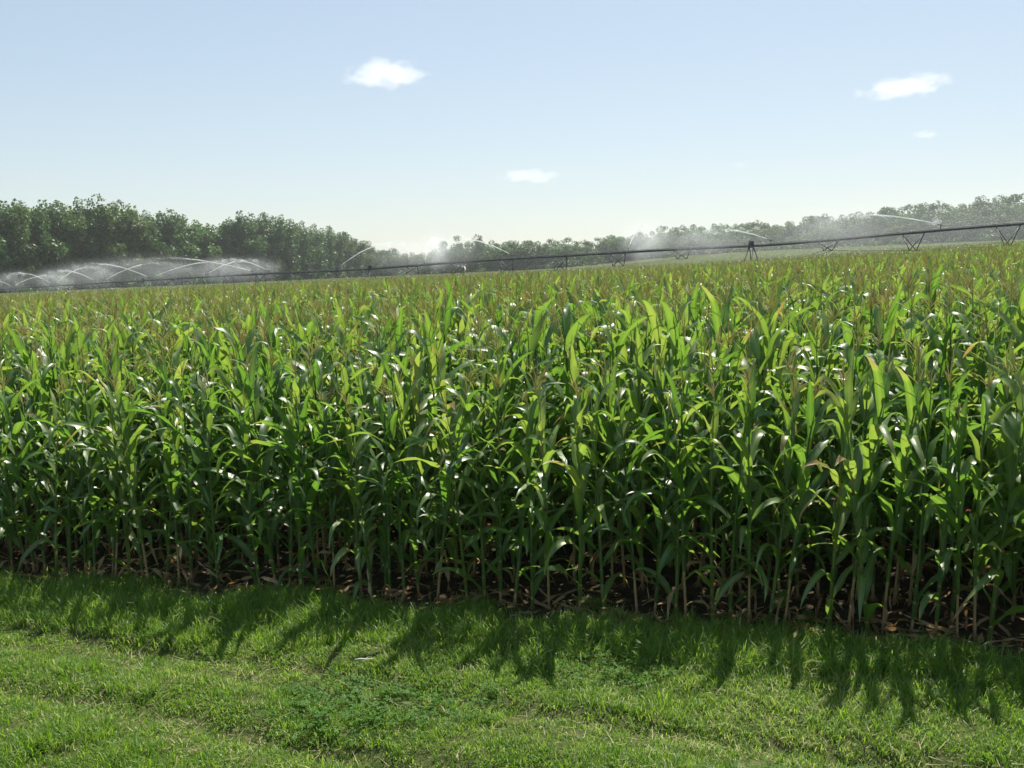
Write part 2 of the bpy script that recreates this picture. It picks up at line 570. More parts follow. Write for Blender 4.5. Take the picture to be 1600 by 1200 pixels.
KINDS = ['normal', 'normal', 'leafy', 'dry', 'normal', 'leafy', 'normal', 'dry', 'normal', 'leafy', 'normal', 'normal', 'dry', 'normal', 'leafy', 'normal', 'normal', 'dry', 'leafy', 'normal']
CORN_MATS = [M_STALK, M_LEAF, M_DRY, M_TASSEL, M_HUSK, M_SILK]
PN = ['stalk', 'leaves', 'dry_leaves', 'tassel', 'ear', 'silk']
variants = [corn_parts(100 + i, k) for i, k in enumerate(KINDS)]
short_variant = corn_parts(300, 'short')


def proto(pt):
    return {k: (pt[k].mesh(k, [CORN_MATS[i]]) if pt[k].n else None) for i, k in enumerate(PN)}


corn_protos = [proto(p) for p in variants]
short_proto = proto(short_variant)

# planting positions: rows parallel to the field edge
pts = []
for row in range(0, 120):
    o = row * 0.76
    a = np.arange(-90, 80, 0.165)
    a = a + rng.normal(0, .03, len(a)) + rng.uniform(0, .18)
    oo = o + rng.normal(0, .035, len(a))
    x = P0[0] + a * E[0] + oo * N[0]
    y = P0[1] + a * E[1] + oo * N[1]
    k = (rng.random(len(a)) > 0.06) & (np.abs(x) < 0.57 * y + 2.5) & (y < 75)
    pts.append(np.stack([x[k], y[k], np.full(k.sum(), row)], -1))
pts = np.concatenate(pts)
# a thin spot near the right end of the first rows
gap = (np.hypot(pts[:, 0] - 3.75, pts[:, 1] - 8.05) < 0.42)
pts = pts[~gap]
inframe = np.abs(pts[:, 0]) < 0.54 * pts[:, 1]
order = np.argsort(np.where(inframe, pts[:, 1], 1e9))
sel = np.zeros(len(pts), bool)
sel[order[:298]] = True
ind = pts[sel]
rest = pts[~sel]

ROWTXT = ['first row on grass edge', 'second row', 'third row', 'fourth row', 'fifth row', 'sixth row', 'deep behind front rows']
KTXT = {'normal': 'arching leaves', 'leafy': 'leafy foot', 'dry': 'brown foot'}
SIDES = [(-.46, 'leftmost edge'), (-.37, 'far left'), (-.28, 'left'), (-.17, 'middle left'), (-.06, 'left of middle'), (.06, 'middle'), (.17, 'right of middle'), (.28, 'middle right'), (.37, 'right'), (.46, 'far right'), (9, 'rightmost edge')]
TOPV = [Vector(v['stalk'].v[0][-4]) for v in variants]


def corn_plant(pr, loc, rz, s, tilt):
    t = empty('corn_plant', loc, rz)
    t.rotation_euler = (tilt[0], tilt[1], rz)
    t.scale = (s, s, s)
    ear = None
    for k in PN:
        if pr[k] is None: continue
        o = bpy.data.objects.new(k, pr[k])
        COL.objects.link(o)
        if k == 'silk' and ear is not None: o.parent = ear
        else: o.parent = t
        if k == 'ear': ear = o
        if k == 'dry_leaves': o['label'] = 'withered brown lower leaves'
    return t


used_labels = set()
ind = ind[np.argsort(ind[:, 2] * 1000 + ind[:, 0])]
for (x, y, row) in ind:
    v = int(rng.integers(0, len(KINDS)))
    row = int(row)
    t = corn_plant(corn_protos[v], (x, y, float(gh(x, y))), rng.uniform(0, 6.28), rng.uniform(.92, 1.1) * (0.88, 0.98, 1.05, 1.08)[min(row, 3)], rng.normal(0, .05, 2))
    u = x / y
    side = next(n_ for lim, n_ in SIDES if u < lim)
    tv = t.rotation_euler.to_matrix() @ TOPV[v]
    lean = 'left-leaning' if tv.x < -.05 else ('right-leaning' if tv.x > .05 else 'upright')
    q_ = t.scale.x / (0.88, 0.98, 1.05, 1.08)[min(row, 3)]
    sz = 'tall' if q_ > 1.04 else ('middling' if q_ > .98 else 'lower')
    ek = ', no ear' if corn_protos[v]['ear'] is None else ''
    lb = f"{lean} {sz} corn plant, {KTXT[KINDS[v]]}{ek}, {ROWTXT[min(row, 6)]}, {side}"
    if len(lb.replace('-', ' ').split()) > 16: lb = lb.replace(', no ear', '')
    if lb in used_labels: lb = lb.replace('corn plant', 'corn stalk')
    if lb in used_labels: lb = lb.replace('corn stalk', 'maize plant')
    used_labels.add(lb)
    tag(t, lb, 'corn plant', 'green corn plants of the front rows')


for i, (x, y, txt) in enumerate([(3.75, 7.95, 'short stunted corn plant in the thin spot at the right of the first row'),
                            (-1.3, 9.33, 'short stunted corn plant among stalks left of the middle of the first row')]):
    t = corn_plant(short_proto, (x, y, float(gh(x, y))), 1.3 + i * 2, 0.95 - 0.2 * i, (0.03, 0.0))
    tag(t, txt, 'corn plant')

joined = []
for i, p in enumerate(variants):
    mb = MB()
    for k, nme in enumerate(PN): mb.join(p[nme], k)
    joined.append(src(mb, f'corn_source', CORN_MATS))

# low-detail tops of a 4 x 4 m block of crop, for the far part of the field
def far_patch(seed):
    r = np.random.default_rng(seed)
    mb = MB()
    S = 4.0
    for row in range(5):
        for k in range(20):
            x = k * .2 + r.normal(0, .04); y = row * .8 + r.normal(0, .05)
            H = r.uniform(1.95, 2.25)
            pl = r.uniform(0, 3.14)
            for i in range(6):
                z = H + .06 - i * .15
                a = pl + math.pi * (i % 2) + r.normal(0, .4)
                th0 = R(r.uniform(8, 28) + i * 4); dth = R(r.uniform(15, 70) + i * 12)
                L = .5 + .06 * i
                mm = MB()
                leaf(mm, (x, y, z), a, L, .08, th0, dth, 1.4, r.normal(0, .5), 0, (r.uniform(.4, .7), R(r.uniform(30, 90))) if r.random() < .35 else None, n=5, tint=float(np.clip(r.normal(.5, .2), 0, 1)), r=r, cols=2)
                mb.join(mm, 1)
            mm = MB()
            tn = float(r.uniform(0, 1))
            top = np.array([x, y, H + .16])
            mm.tube([top, top + (0, 0, .34)], [.0055, .003], 3, tint=tn, cap=False)
            for q in range(6):
                a = r.uniform(0, 6.28); el = R(r.uniform(14, 45)); l = r.uniform(.17, .27)
                mm.tube([top, top + np.array([math.cos(a) * math.sin(el), math.sin(a) * math.sin(el), math.cos(el)]) * l], [.0042, .0026], 3, tint=tn, cap=False)
            mb.join(mm, 3)
            mm = MB(); mm.tube([(x, y, .9), (x, y, H + .2)], [.011, .005], 3, cap=False)
            mb.join(mm, 0)
    return src(mb, 'corn_block', CORN_MATS)


patches = [far_patch(500 + i) for i in range(6)]
patchpts = []
for i in range(-80, 90):
    for j in range(12, 95):
        a = i * 4.0; o = j * 4.0
        x = P0[0] + a * E[0] + o * N[0]; y = P0[1] + a * E[1] + o * N[1]
        if y < 66 or abs(x) > 0.57 * y + 6: continue
        # far limit: in front of the tree rows
        lim = np.interp(x, [-170, -122, -90, -70, 0, 60, 120, 190], [175, 205, 300, 385, 400, 400, 370, 315])
        if y > lim: continue
        patchpts.append((x, y))
patchpts = np.array(patchpts)
npch = len(patchpts)
near = np.stack([rest[:, 0], rest[:, 1], gh(rest[:, 0], rest[:, 1])], -1)
# merge into one scatter: indices 0..13 plants, 14..19 blocks. blocks start where single plants end
keep = near[:, 1] < 70
near = near[keep]
patchpts = patchpts[patchpts[:, 1] > 69]
npch = len(patchpts)
pz = gh(patchpts[:, 0], patchpts[:, 1])
allP = np.concatenate([near, np.stack([patchpts[:, 0], patchpts[:, 1], pz], -1)])
nn_ = len(near)
rot = np.zeros((len(allP), 3))
rot[:nn_, 2] = rng.uniform(0, 6.28, nn_)
rot[:nn_, 0:2] = rng.normal(0, .055, (nn_, 2))
rot[nn_:, 2] = R(-18.0)
rot[nn_:, 1] = -math.atan(0.029)
scl = np.concatenate([rng.uniform(.9, 1.1, nn_) * np.array([.88, .98, 1.05, 1.08])[np.minimum(rest[keep, 2], 3).astype(int)], rng.uniform(1.05, 1.12, npch)])
for k, o in enumerate(joined): o.name = f'a_corn_source_{k:02d}'
for k, o in enumerate(patches): o.name = f'b_corn_block_{k:02d}'
idx = np.concatenate([rng.integers(0, len(joined), nn_), len(joined) + rng.integers(0, len(patches), npch)])
scatter('corn_field', allP, rot, scl, idx, joined + patches, 'wide field of tasselled green corn stretching back behind the front rows to the trees', 'corn field')
print('corn near', nn_, 'patches', npch)

# ------------------------------------------------------------------ grass verge
def tuft(seed, h0, h1, nb, spread, bendy=0.7, flat=False, dry=0.0):
    r = np.random.default_rng(seed)
    mb = MB()
    for k in range(nb):
        a = r.uniform(0, 6.28); rr = spread * math.sqrt(r.random())
        b = np.array([rr * math.cos(a), rr * math.sin(a), -.01])
        if flat:
            L = r.uniform(.05, .13); th0 = R(r.uniform(60, 88)); dth = R(r.uniform(-15, 20))
        else:
            L = r.uniform(h0, h1); th0 = R(r.uniform(2, 28)); dth = R(r.uniform(10, 90) * bendy)
        W = r.uniform(.0017, .0045) if not flat else r.uniform(.0015, .003)
        n = 4
        t = np.linspace(0, 1, n + 1)
        th = th0 + dth * t ** 1.4
        ds = L / n
        rd = np.concatenate([[0], np.cumsum(np.sin(th[1:]) * ds)])
        zz = np.concatenate([[0], np.cumsum(np.cos(th[1:]) * ds)])
        az = r.uniform(0, 6.28)
        d = np.array([math.cos(az), math.sin(az), 0]); s = np.array([-d[1], d[0], 0])
        C = b + d * rd[:, None] + np.array([0, 0, 1]) * zz[:, None]
        wd = W * (1 - t ** 2)[:, None]
        V = np.concatenate([C - s * wd, C + s * wd])
        F = [(i, i + 1, n + 2 + i, n + 1 + i) for i in range(n)]
        mb.add(V, F, 0, float(np.clip(r.beta(2.0, 3.0) + dry * r.random() + (0.6 if r.random() < .09 + dry * .4 else 0), 0, 1)))
    return mb


def clover(seed):
    r = np.random.default_rng(seed)
    mb = MB()
    for k in range(12):
        c = np.array([r.normal(0, .05), r.normal(0, .05), r.uniform(.03, .085)])
        a0 = r.uniform(0, 6.28); tn = float(r.uniform(0, 1))
        tl = r.normal(0, .35, 2)
        for j in range(3):
            a = a0 + j * 2.09
            L = r.uniform(.012, .018)
            P = [(0, 0), (.5, .45), (1, .4), (1.1, 0), (1, -.4), (.5, -.45)]
            V = []
            for (p, q) in P:
                dx = L * (p * math.cos(a) - q * math.sin(a)); dy = L * (p * math.sin(a) + q * math.cos(a))
                V.append(c + np.array([dx, dy, dx * tl[0] + dy * tl[1] + .12 * L * abs(q)]))
            mb.add(V, [(0, 1, 2, 3), (0, 3, 4, 5)], 0, tn)
        mb.tube([(c[0] * .6, c[1] * .6, 0), c], .0012, 3, tint=tn, cap=False)
    return mb


def vnoise(x, y, s, seed=0):
    r = np.random.default_rng(seed)
    G = r.random((64, 64))
    u = (x / s) % 63; v = (y / s) % 63
    i = u.astype(int); j = v.astype(int); fu = u - i; fv = v - j
    fu = fu * fu * (3 - 2 * fu); fv = fv * fv * (3 - 2 * fv)
    return (G[i, j] * (1 - fu) + G[i + 1, j] * fu) * (1 - fv) + (G[i, j + 1] * (1 - fu) + G[i + 1, j + 1] * fu) * fv


def region(n, ylo=4.6, omax=0.45):
    x = rng.uniform(-10, 8.5, n); y = rng.uniform(ylo, 14.5, n)
    o = off(x, y)
    k = (o < omax) & (np.abs(x) < .56 * y + 1.6) & (y > ylo)
    return x[k], y[k], o[k]


# mown grass: short in the tracks, longer in a band against the corn
x, y, o = region(72000)
a = (x - P0[0]) * E[0] + (y - P0[1]) * E[1]
q = o + 0.093 * a + 0.06 * np.sin(a * 0.9)
pn = vnoise(x + 40, y + 40, .55, 3); pn2 = vnoise(x + 40, y + 40, .18, 4)
tall = np.clip(1 - np.abs(o + .8) / .85, 0, 1) * (.45 + .8 * pn)
rut = np.exp(-((q + 1.95) / 0.24) ** 2) + np.exp(-((q + 3.0) / 0.3) ** 2) + .7 * np.exp(-((q + 2.25) / 0.15) ** 2)
keepp = rng.random(len(x)) < np.clip(1.0 - .55 * rut, .2, 1) * np.clip((.0 - o + .9 * (pn - .5)) * 2.4 * (.3 + pn), 0.0, 1) * (.5 + .7 * pn2)
x, y, o, tall, pn, pn2, rut = [v[keepp] for v in (x, y, o, tall, pn, pn2, rut)]
srcs = [src(tuft(10 + i, .03, .08, 28, .08, 1.2), f'a_tuft_{i}', [M_GRASS]) for i in range(4)] + \
       [src(tuft(20 + i, .06, .15, 22, .075, 1.1), f'b_tuft_{i}', [M_GRASS]) for i in range(4)] + \
       [src(tuft(30 + i, .11, .27, 15, .07, 1.3), f'c_tuft_{i}', [M_GRASS]) for i in range(3)] + \
       [src(tuft(40 + i, .03, .10, 28, .08, 1.2, dry=.38), f'd_tuft_{i}', [M_GRASS]) for i in range(4)]
cls = np.where(tall > .56, 2, np.where((tall > .22) | (pn > .62), 1, 0))
cls = np.where(rut > .5, 0, cls)
pz_ = vnoise(x + 40, y + 40, .8, 21) + .25 * np.clip(x / 3, -1, 1) + .25 * rut
cls = np.where((cls < 2) & (pz_ + rng.normal(0, .12, len(x)) > .72), 3, cls)
idx = np.where(cls == 3, 11 + rng.integers(0, 4, len(x)), 0)
idx = np.where(cls == 3, idx, np.where(cls == 0, rng.integers(0, 4, len(x)), np.where(cls == 1, 4 + rng.integers(0, 4, len(x)), 8 + rng.integers(0, 3, len(x)))))
rt = np.zeros((len(x), 3)); rt[:, 2] = rng.uniform(0, 6.28, len(x)); rt[:, :2] = rng.normal(0, .12, (len(x), 2))
scatter('grass', np.stack([x, y, gh(x, y)], -1), rt, rng.uniform(.75, 1.3, len(x)), idx, srcs, 'rough mown green grass of the verge in front of the corn', 'grass')
print('tufts', len(x))
# clover patches
x, y, o = region(30000, omax=-.6)
pn = vnoise(x + 40, y + 40, 1.1, 9)
a = (x - P0[0]) * E[0] + (y - P0[1]) * E[1]
k = (pn > .72) | (np.hypot((x + 1.1) / .9, (y - 6.85) / .45) < .8 + .5 * vnoise(x + 40, y + 40, .3, 19))
k &= rng.random(len(x)) < .38
x, y = x[k], y[k]
srcs = [src(clover(60 + i), f'clover_{i}', [M_CLOVER]) for i in range(4)]
rt = np.zeros((len(x), 3)); rt[:, 2] = rng.uniform(0, 6.28, len(x))
scatter('clover', np.stack([x, y, gh(x, y)], -1), rt, rng.uniform(.8, 1.25, len(x)), rng.integers(0, 4, len(x)), srcs, 'patches of low dark green clover growing through the mown grass', 'clover')
# cut straw lying in the mown strips
x, y, o = region(12000, omax=-.5)
a = (x - P0[0]) * E[0] + (y - P0[1]) * E[1]
q = o + 0.093 * a + 0.06 * np.sin(a * 0.9)
pn = vnoise(x + 40, y + 40, .5, 12)
k = rng.random(len(x)) < .12 + .5 * np.exp(-((q + 2.0) / 0.3) ** 2) + .5 * np.exp(-((q + 3.05) / 0.3) ** 2) + .35 * (pn > .6)
x, y = x[k], y[k]
srcs = [src(tuft(80 + i, 0, 0, 2, .09, flat=True), f'straw_{i}', [M_STRAW]) for i in range(4)]
rt = np.zeros((len(x), 3)); rt[:, 2] = rng.uniform(0, 6.28, len(x)); rt[:, :2] = rng.normal(0, .1, (len(x), 2))
scatter('grass_clippings', np.stack([x, y, gh(x, y) + .045], -1), rt, rng.uniform(.7, 1.3, len(x)), rng.integers(0, 4, len(x)), srcs, 'pale dry grass clippings lying in the mown tracks', 'grass clippings')


# dead corn leaves on the soil under the stalks
def litter(seed):
    r = np.random.default_rng(seed)
    mb = MB()
    leaf(mb, (0, 0, .02), 0, r.uniform(.3, .5), r.uniform(.02, .035), R(r.uniform(60, 85)), R(r.uniform(-10, 30)), 1, r.uniform(-4, 4), .02, None, n=7, tint=float(r.uniform(0, 1)), r=r, cols=3)
    return mb


srcs = [src(litter(90 + i), f'litter_{i}', [M_DRY]) for i in range(5)]
n = 560
a = rng.uniform(-8, 7, n); o = np.where(np.arange(n) % 2 == 0, np.abs(rng.normal(0, 1.6, n)), rng.normal(0.05, .2, n)) - .12
x = P0[0] + a * E[0] + o * N[0]; y = P0[1] + a * E[1] + o * N[1]
rt = np.zeros((n, 3)); rt[:, 2] = rng.uniform(0, 6.28, n); rt[:, :2] = rng.normal(0, .25, (n, 2))
scatter('leaf_litter', np.stack([x, y, gh(x, y) + .01], -1), rt, rng.uniform(.35, 1.1, n), rng.integers(0, 5, n), srcs, 'dead brown corn leaves littering the dark soil under the stalks', 'leaf litter')

# a pale stick in the grass
mb = MB()
mb.tube([(0, 0, 0), (.05, .004, .006), (.1, -.002, .004), (.15, .006, .01)], [.006, .007, .006, .004], 6)
mb.tube([(.08, 0, .006), (.105, .02, .014)], [.003, .002], 5)
st = mb.build('stick', M_STICK)
sx, sy = -1.32, 7.55
st.location = (sx, sy, float(gh(sx, sy)) + .11); st.rotation_euler = (0, .05, .05)
tag(st, 'pale bleached stick lying on the grass left of the middle', 'stick')

# ------------------------------------------------------------------ trees
def tree_parts(seed, kind):
    """poplar: tall, several upright leaders; round: broad oak-like crown; bush: low. Unit: metres at height H"""
    r = np.random.default_rng(seed)
    H = {'poplar': 20.0, 'round': 14.0, 'bush': 5.0}[kind]
    tr = MB(); cr = MB()
    cl = []
    if kind == 'poplar':
        tr.tube([(0, 0, -.5), (.1, 0, 4), (r.normal(0, .3), r.normal(0, .3), 10), (r.normal(0, .6), r.normal(0, .6), 17)], [.45, .36, .25, .06], 8)
        for k in range(16):
            z0 = r.uniform(1.5, 11); a = r.uniform(0, 6.28); ln = r.uniform(4.5, 8)
            lean = r.uniform(.3, .72)
            p1 = np.array([math.cos(a) * lean * ln, math.sin(a) * lean * ln, z0 + ln * .95])
            p1[2] = min(p1[2], 19)
            tr.tube([(0, 0, z0), p1 * .5 + np.array([0, 0, z0 * .5 - .4]), p1], [.16, .1, .03], 5)
            for t in np.linspace(.3, 1, 5):
                c = np.array([0, 0, z0]) * (1 - t) + p1 * t + r.normal(0, .5, 3)
                cl.append((c, r.uniform(1.1, 1.75) * (1.15 - .25 * t), 1.35))
        for z in np.linspace(6, 18.8, 9):
            cl.append((np.array([r.normal(0, .6), r.normal(0, .6), z]), r.uniform(.9, 1.5), 1.6))
        for k in range(22):
            a = r.uniform(0, 6.28); z = r.uniform(1.2, 12); q = r.uniform(1.5, 4.4)
            cl.append((np.array([math.cos(a) * q, math.sin(a) * q, z]), r.uniform(1.0, 1.7), 1.1))
        nl, ls = 84, .30
    elif kind == 'round':
        tr.tube([(0, 0, -.5), (.1, 0, 2.2), (r.normal(0, .3), r.normal(0, .3), 5), (r.normal(0, .5), r.normal(0, .5), 10)], [.5, .38, .3, .08], 8)
        for k in range(10):
            z0 = r.uniform(2, 6); a = k * 2.4 + r.uniform(0, .5); ln = r.uniform(4, 6.5)
            el = r.uniform(.25, 1.1)
            p1 = np.array([math.cos(a) * math.cos(el) * ln, math.sin(a) * math.cos(el) * ln, z0 + math.sin(el) * ln + 1])
            tr.tube([(0, 0, z0), p1 * .5 + np.array([0, 0, z0 * .5 + .4]), p1], [.18, .11, .03], 5)
            for t in (.45, .75, 1):
                cl.append((np.array([0, 0, z0]) * (1 - t) + p1 * t + r.normal(0, .6, 3), r.uniform(1.1, 1.9), .85))
        for k in range(34):
            a = r.uniform(0, 6.28); el = math.asin(r.uniform(-.8, 1)); q = r.uniform(.75, 1.05)
            cl.append((np.array([math.cos(a) * math.cos(el) * 5.2 * q, math.sin(a) * math.cos(el) * 5.2 * q, 7.2 + math.sin(el) * 5.6 * q]), r.uniform(1.0, 1.8), .8))
        nl, ls = 84, .235
    else:
        for k in range(7):
            a = r.uniform(0, 6.28)
            tr.tube([(0, 0, -.2), (math.cos(a) * .7, math.sin(a) * .7, 1.6), (math.cos(a) * 1.6, math.sin(a) * 1.6, 3.4)], [.09, .06, .02], 5)
        for k in range(22):
            a = r.uniform(0, 6.28); q = r.uniform(0, 2.6); z = r.uniform(.5, 4.4 - .5 * q)
            cl.append((np.array([math.cos(a) * q, math.sin(a) * q, z]), r.uniform(.6, 1.1), .9))
        nl, ls = 74, .22
    V = []; T = []
    for c, s, el in cl:
        n = int(nl * s)
        d = r.normal(0, 1, (n, 3)); d /= np.linalg.norm(d, axis=1)[:, None]
        rad = s * r.uniform(.35, 1.0, n) ** .6
        P = c + d * rad[:, None] * np.array([1, 1, el])
        nrm = d * .8 + r.normal(0, .7, (n, 3)) + np.array([0, 0, .35]); nrm /= np.linalg.norm(nrm, axis=1)[:, None]
        u = np.cross(nrm, r.normal(0, 1, (n, 3))); u /= np.linalg.norm(u, axis=1)[:, None] + 1e-9
        v = np.cross(nrm, u)
        sz = ls * r.uniform(.6, 1.35, n)[:, None]
        tn = np.clip(r.normal(.5, .18) + r.normal(0, .14, n), 0, 1)
        V.append(np.stack([P + u * sz, P + v * sz * .6, P - u * sz, P - v * sz * .6], 1).reshape(-1, 3))
        T.append(np.repeat(tn, 4))
    V = np.concatenate(V); T = np.concatenate(T)
    nq = len(V) // 4
    cr.add(V, [(4 * i, 4 * i + 1, 4 * i + 2, 4 * i + 3) for i in range(nq)], 0, T)
    return cr, tr, H


TP = {}
for kind, mats, cnt in (('poplar', (0, 0, 2), 6), ('round', (1, 0, 2), 6), ('bush', (1, 2, 0), 3)):
    TP[kind] = []
    for i in range(cnt):
        cr, tr, H = tree_parts(700 + i + 50 * len(TP), kind)
        TP[kind].append((cr.mesh('crown', [TREE_MATS[mats[i % 3]]], smooth=False), tr.mesh('trunk', [M_BARK]), H))
        print(kind, len(cr.f))


def tree(kind, x, y, h, label, group, v=None, name=None, wide=1.0):
    v = int(rng.integers(0, len(TP[kind]))) if v is None else v
    cm, tm, H = TP[kind][v]
    t = empty(name or {'poplar': 'poplar_tree', 'round': 'broadleaf_tree', 'bush': 'shrub'}[kind], (x, y, float(gh(x, y)) - .1), rng.uniform(0, 6.28))
    s = h / H
    t.scale = (s * wide, s * wide, s)
    for nm, m in (('crown', cm), ('trunk', tm)):
        o = bpy.data.objects.new(nm, m); COL.objects.link(o); o.parent = t
    tag(t, label, 'shrub' if kind == 'bush' else 'tree', group)
    return t


def px(xp, Yd):                    # world x of an image column at depth Yd (roll ignored)
    return (xp - 800) / 1500 * Yd


T1 = 'first second third fourth fifth sixth seventh eighth ninth tenth eleventh twelfth thirteenth fourteenth fifteenth sixteenth seventeenth eighteenth nineteenth'.split()
ORD = T1 + ['twentieth'] + ['twenty-' + q for q in T1[:9]] + ['thirtieth'] + ['thirty-' + q for q in T1[:9]] + ['fortieth'] + ['forty-' + q for q in T1[:9]]
# left row: (image x, depth, top y in the photo)
LR = [(-60, 218), (0, 225), (100, 245), (200, 268), (270, 292), (330, 315), (350, 322), (400, 330), (440, 345), (480, 380), (520, 425), (570, 480), (590, 505)]
LT = [(-60, 308), (0, 311), (50, 318), (100, 318), (160, 312), (190, 322), (250, 333), (280, 330), (325, 348), (340, 352), (360, 342), (405, 334), (440, 341), (480, 352), (520, 356), (550, 366), (575, 382), (595, 392)]
cnt = 0
xp = -55.0
while xp < 592:
    Yd = np.interp(xp, [a for a, _ in LR], [b for _, b in LR])
    hor = 422 - .014 * (xp - 800)
    top = np.interp(xp, [a for a, _ in LT], [b for _, b in LT]) + rng.normal(0, 3)
    h = (hor - top) / 1500 * Yd + CAM_H - float(gh(px(xp, Yd), Yd))
    front = cnt % 2 == 0
    Y2 = Yd + (0 if front else 9) + rng.normal(0, 1.5)
    lo = 'at the left end' if xp < 150 else ('in the middle' if xp < 340 else ('past the notch' if xp < 480 else 'at the low right end'))
    wd_ = rng.uniform(1.0, 1.25); v_ = int(rng.integers(0, 6))
    look = ('slender ' if wd_ < 1.08 else ('broad ' if wd_ > 1.17 else '')) + ('pale' if v_ % 3 == 2 else 'dark')
    zn = ['leftmost', 'second', 'third', 'fourth', 'fifth', 'sixth'][min(5, int(max(0, xp) / 100))]
    tree('poplar', px(xp, Y2), Y2, h, f"{look} green poplar, {ORD[cnt // 2]} from left in {'front' if front else 'back'} rank of left tree row",
         "poplars of the left tree row", v=v_, wide=wd_)
    if rng.random() < .8:
        Y3 = Yd - 5 + rng.normal(0, 1.5)
        tree('bush', px(xp + rng.normal(0, 8), Y3), Y3, rng.uniform(3.5, 6.5), f"low leafy shrub under the {ORD[cnt // 2]} {'front' if front else 'back'} poplar of the left tree row", "shrubs under the poplars", wide=1.2)
    cnt += 1
    xp += rng.uniform(.75, 1.1) * 2.7 / Yd * 1500 * (1 if rng.random() > .06 else 1.5)
print('left trees', cnt)
# middle, far and low
MT = [(596, 386), (640, 390), (650, 394), (690, 393), (700, 375), (735, 362), (755, 372), (770, 377), (850, 375), (880, 368), (905, 371), (925, 379), (935, 372), (960, 368), (1000, 366)]
mc = -1
for xq in np.arange(598, 1004, 13.0):
    Yd = 440 + rng.normal(0, 8)
    hor = 422 - .014 * (xq - 800)
    top = np.interp(xq, [a for a, _ in MT], [b for _, b in MT]) + rng.normal(0, 1.5)
    h = (hor - top) / 1500 * Yd + CAM_H - float(gh(px(xq, Yd), Yd))
    if 708 < xq < 748 or 868 < xq < 905: continue
    mc += 1
    lo = 'left of the tall round tree' if xq < 705 else ('between the two round trees' if xq < 880 else 'just left of the wooded rise')
    tree('round', px(xq, Yd), Yd, h, f"small far hazy tree, {ORD[mc]} from left on the low middle skyline", "trees on the far low skyline", wide=rng.uniform(1.0, 1.3))
    tree('bush', px(xq + 6, Yd - 8), Yd - 8, rng.uniform(5, 7.5), f"far low shrub under the {ORD[mc]} tree of the low middle skyline", "shrubs under the far skyline trees", wide=1.3)
tree('round', px(733, 400), 400, (423 - 362) / 1500 * 400 + 3.7, 'tall round crowned tree standing above the far trees behind the middle jets', None, v=3, wide=1.05)
tree('round', px(887, 400), 400, (421 - 368) / 1500 * 400 + 2.0, 'broad dark round tree on the far skyline right of the middle of the photo', None, v=1, wide=1.2)
for bx in (722, 744, 872, 888, 903):
    tree('bush', px(bx, 392), 392, 6.0, f"low shrub at the foot of the {'tall round' if bx < 800 else 'broad dark'} far skyline tree, {['left side', 'right side', 'left side', 'before its trunk', 'right side'][(722, 744, 872, 888, 903).index(bx)]}", 'shrubs under the far skyline trees', wide=1.4)
# right: wooded rise
RT = [(1000, 362), (1040, 352), (1100, 346), (1170, 346), (1200, 343), (1230, 346), (1261, 335), (1284, 332), (1312, 332), (1358, 325), (1390, 322), (1427, 317), (1465, 310), (1490, 317), (1514, 315), (1531, 298), (1571, 296), (1600, 297), (1680, 292)]
RD = [(1000, 430), (1169, 430), (1261, 410), (1358, 385), (1465, 355), (1531, 335), (1680, 330)]
xp = 1004.0
cnt = 0
while xp < 1668:
    Yd = np.interp(xp, [a for a, _ in RD], [b for _, b in RD])
    hor = 422 - .014 * (xp - 800)
    top = np.interp(xp, [a for a, _ in RT], [b for _, b in RT]) + rng.normal(0, 2)
    h = (hor - top) / 1500 * Yd + CAM_H - float(gh(px(xp, Yd), Yd))
    fr = cnt % 3
    Y2 = Yd + (0, 10, -9)[fr] + rng.normal(0, 2)
    h2 = h * (1.0 if fr < 2 else .72)
    lo = 'at the left end' if xp < 1150 else ('left of the high end' if xp < 1330 else ('in the middle' if xp < 1510 else 'at the tall right end'))
    rk = ('middle', 'back', 'lower front')[fr]
    wd_ = rng.uniform(.9, 1.25); v_ = int(rng.integers(0, 6))
    look = ('narrow ' if wd_ < 1.02 else ('broad ' if wd_ > 1.13 else '')) + ('pale' if v_ % 3 == 2 else 'dark')
    zn = ['leftmost', 'second', 'third', 'fourth', 'fifth', 'sixth', 'rightmost'][min(6, int((xp - 1000) / 95))]
    tree('round', px(xp, Y2), Y2, h2, f"{look} hazy green tree, {ORD[cnt // 3]} from left in {rk} rank of the wooded rise", "trees of the wooded rise", v=v_, wide=wd_)
    if fr != 1:
        Y3 = Yd - 16 + rng.normal(0, 2)
        tree('bush', px(xp, Y3), Y3, rng.uniform(4.5, 7.5), f"low shrub before the {ORD[cnt // 3]} {rk} tree of the wooded rise", "shrubs under the wooded rise", wide=1.35)
    cnt += 1
    xp += rng.uniform(.8, 1.1) * 3.6 / Yd * 1500
print('right trees', cnt)

# ------------------------------------------------------------------ centre pivot irrigation machine
Y0 = 130.0; XA = -0.145 * Y0
cL, kL = 0.331 * Y0, 0.253 * Y0
LEN = math.hypot(cL, kL)
D = np.array([cL, -kL]) / LEN
PN_ = np.array([-D[1], D[0]])          # pointing away from the camera


def s_of_u(u): return (u + .145) / (.331 + .253 * u)


PIPE_Y = [(-200, 462), (0, 452), (120, 445), (240, 438), (400, 429), (500, 424.5), (580, 421), (700, 411.5), (800, 405), (900, 399.5), (1000, 393.5), (1100, 388), (1173, 386), (1250, 380.5), (1350, 371.5), (1450, 362), (1600, 350), (1800, 338)]


def pipe_raw(s):
    x = XA + cL * s; y = Y0 - kL * s
    xp = 800 + x / y * 1500
    z = CAM_H + (422 - .014 * (xp - 800) - np.interp(xp, [p[0] for p in PIPE_Y], [p[1] for p in PIPE_Y])) / 1500 * y
    if xp > 1620 or xp < -20: z = None
    return x, y, z


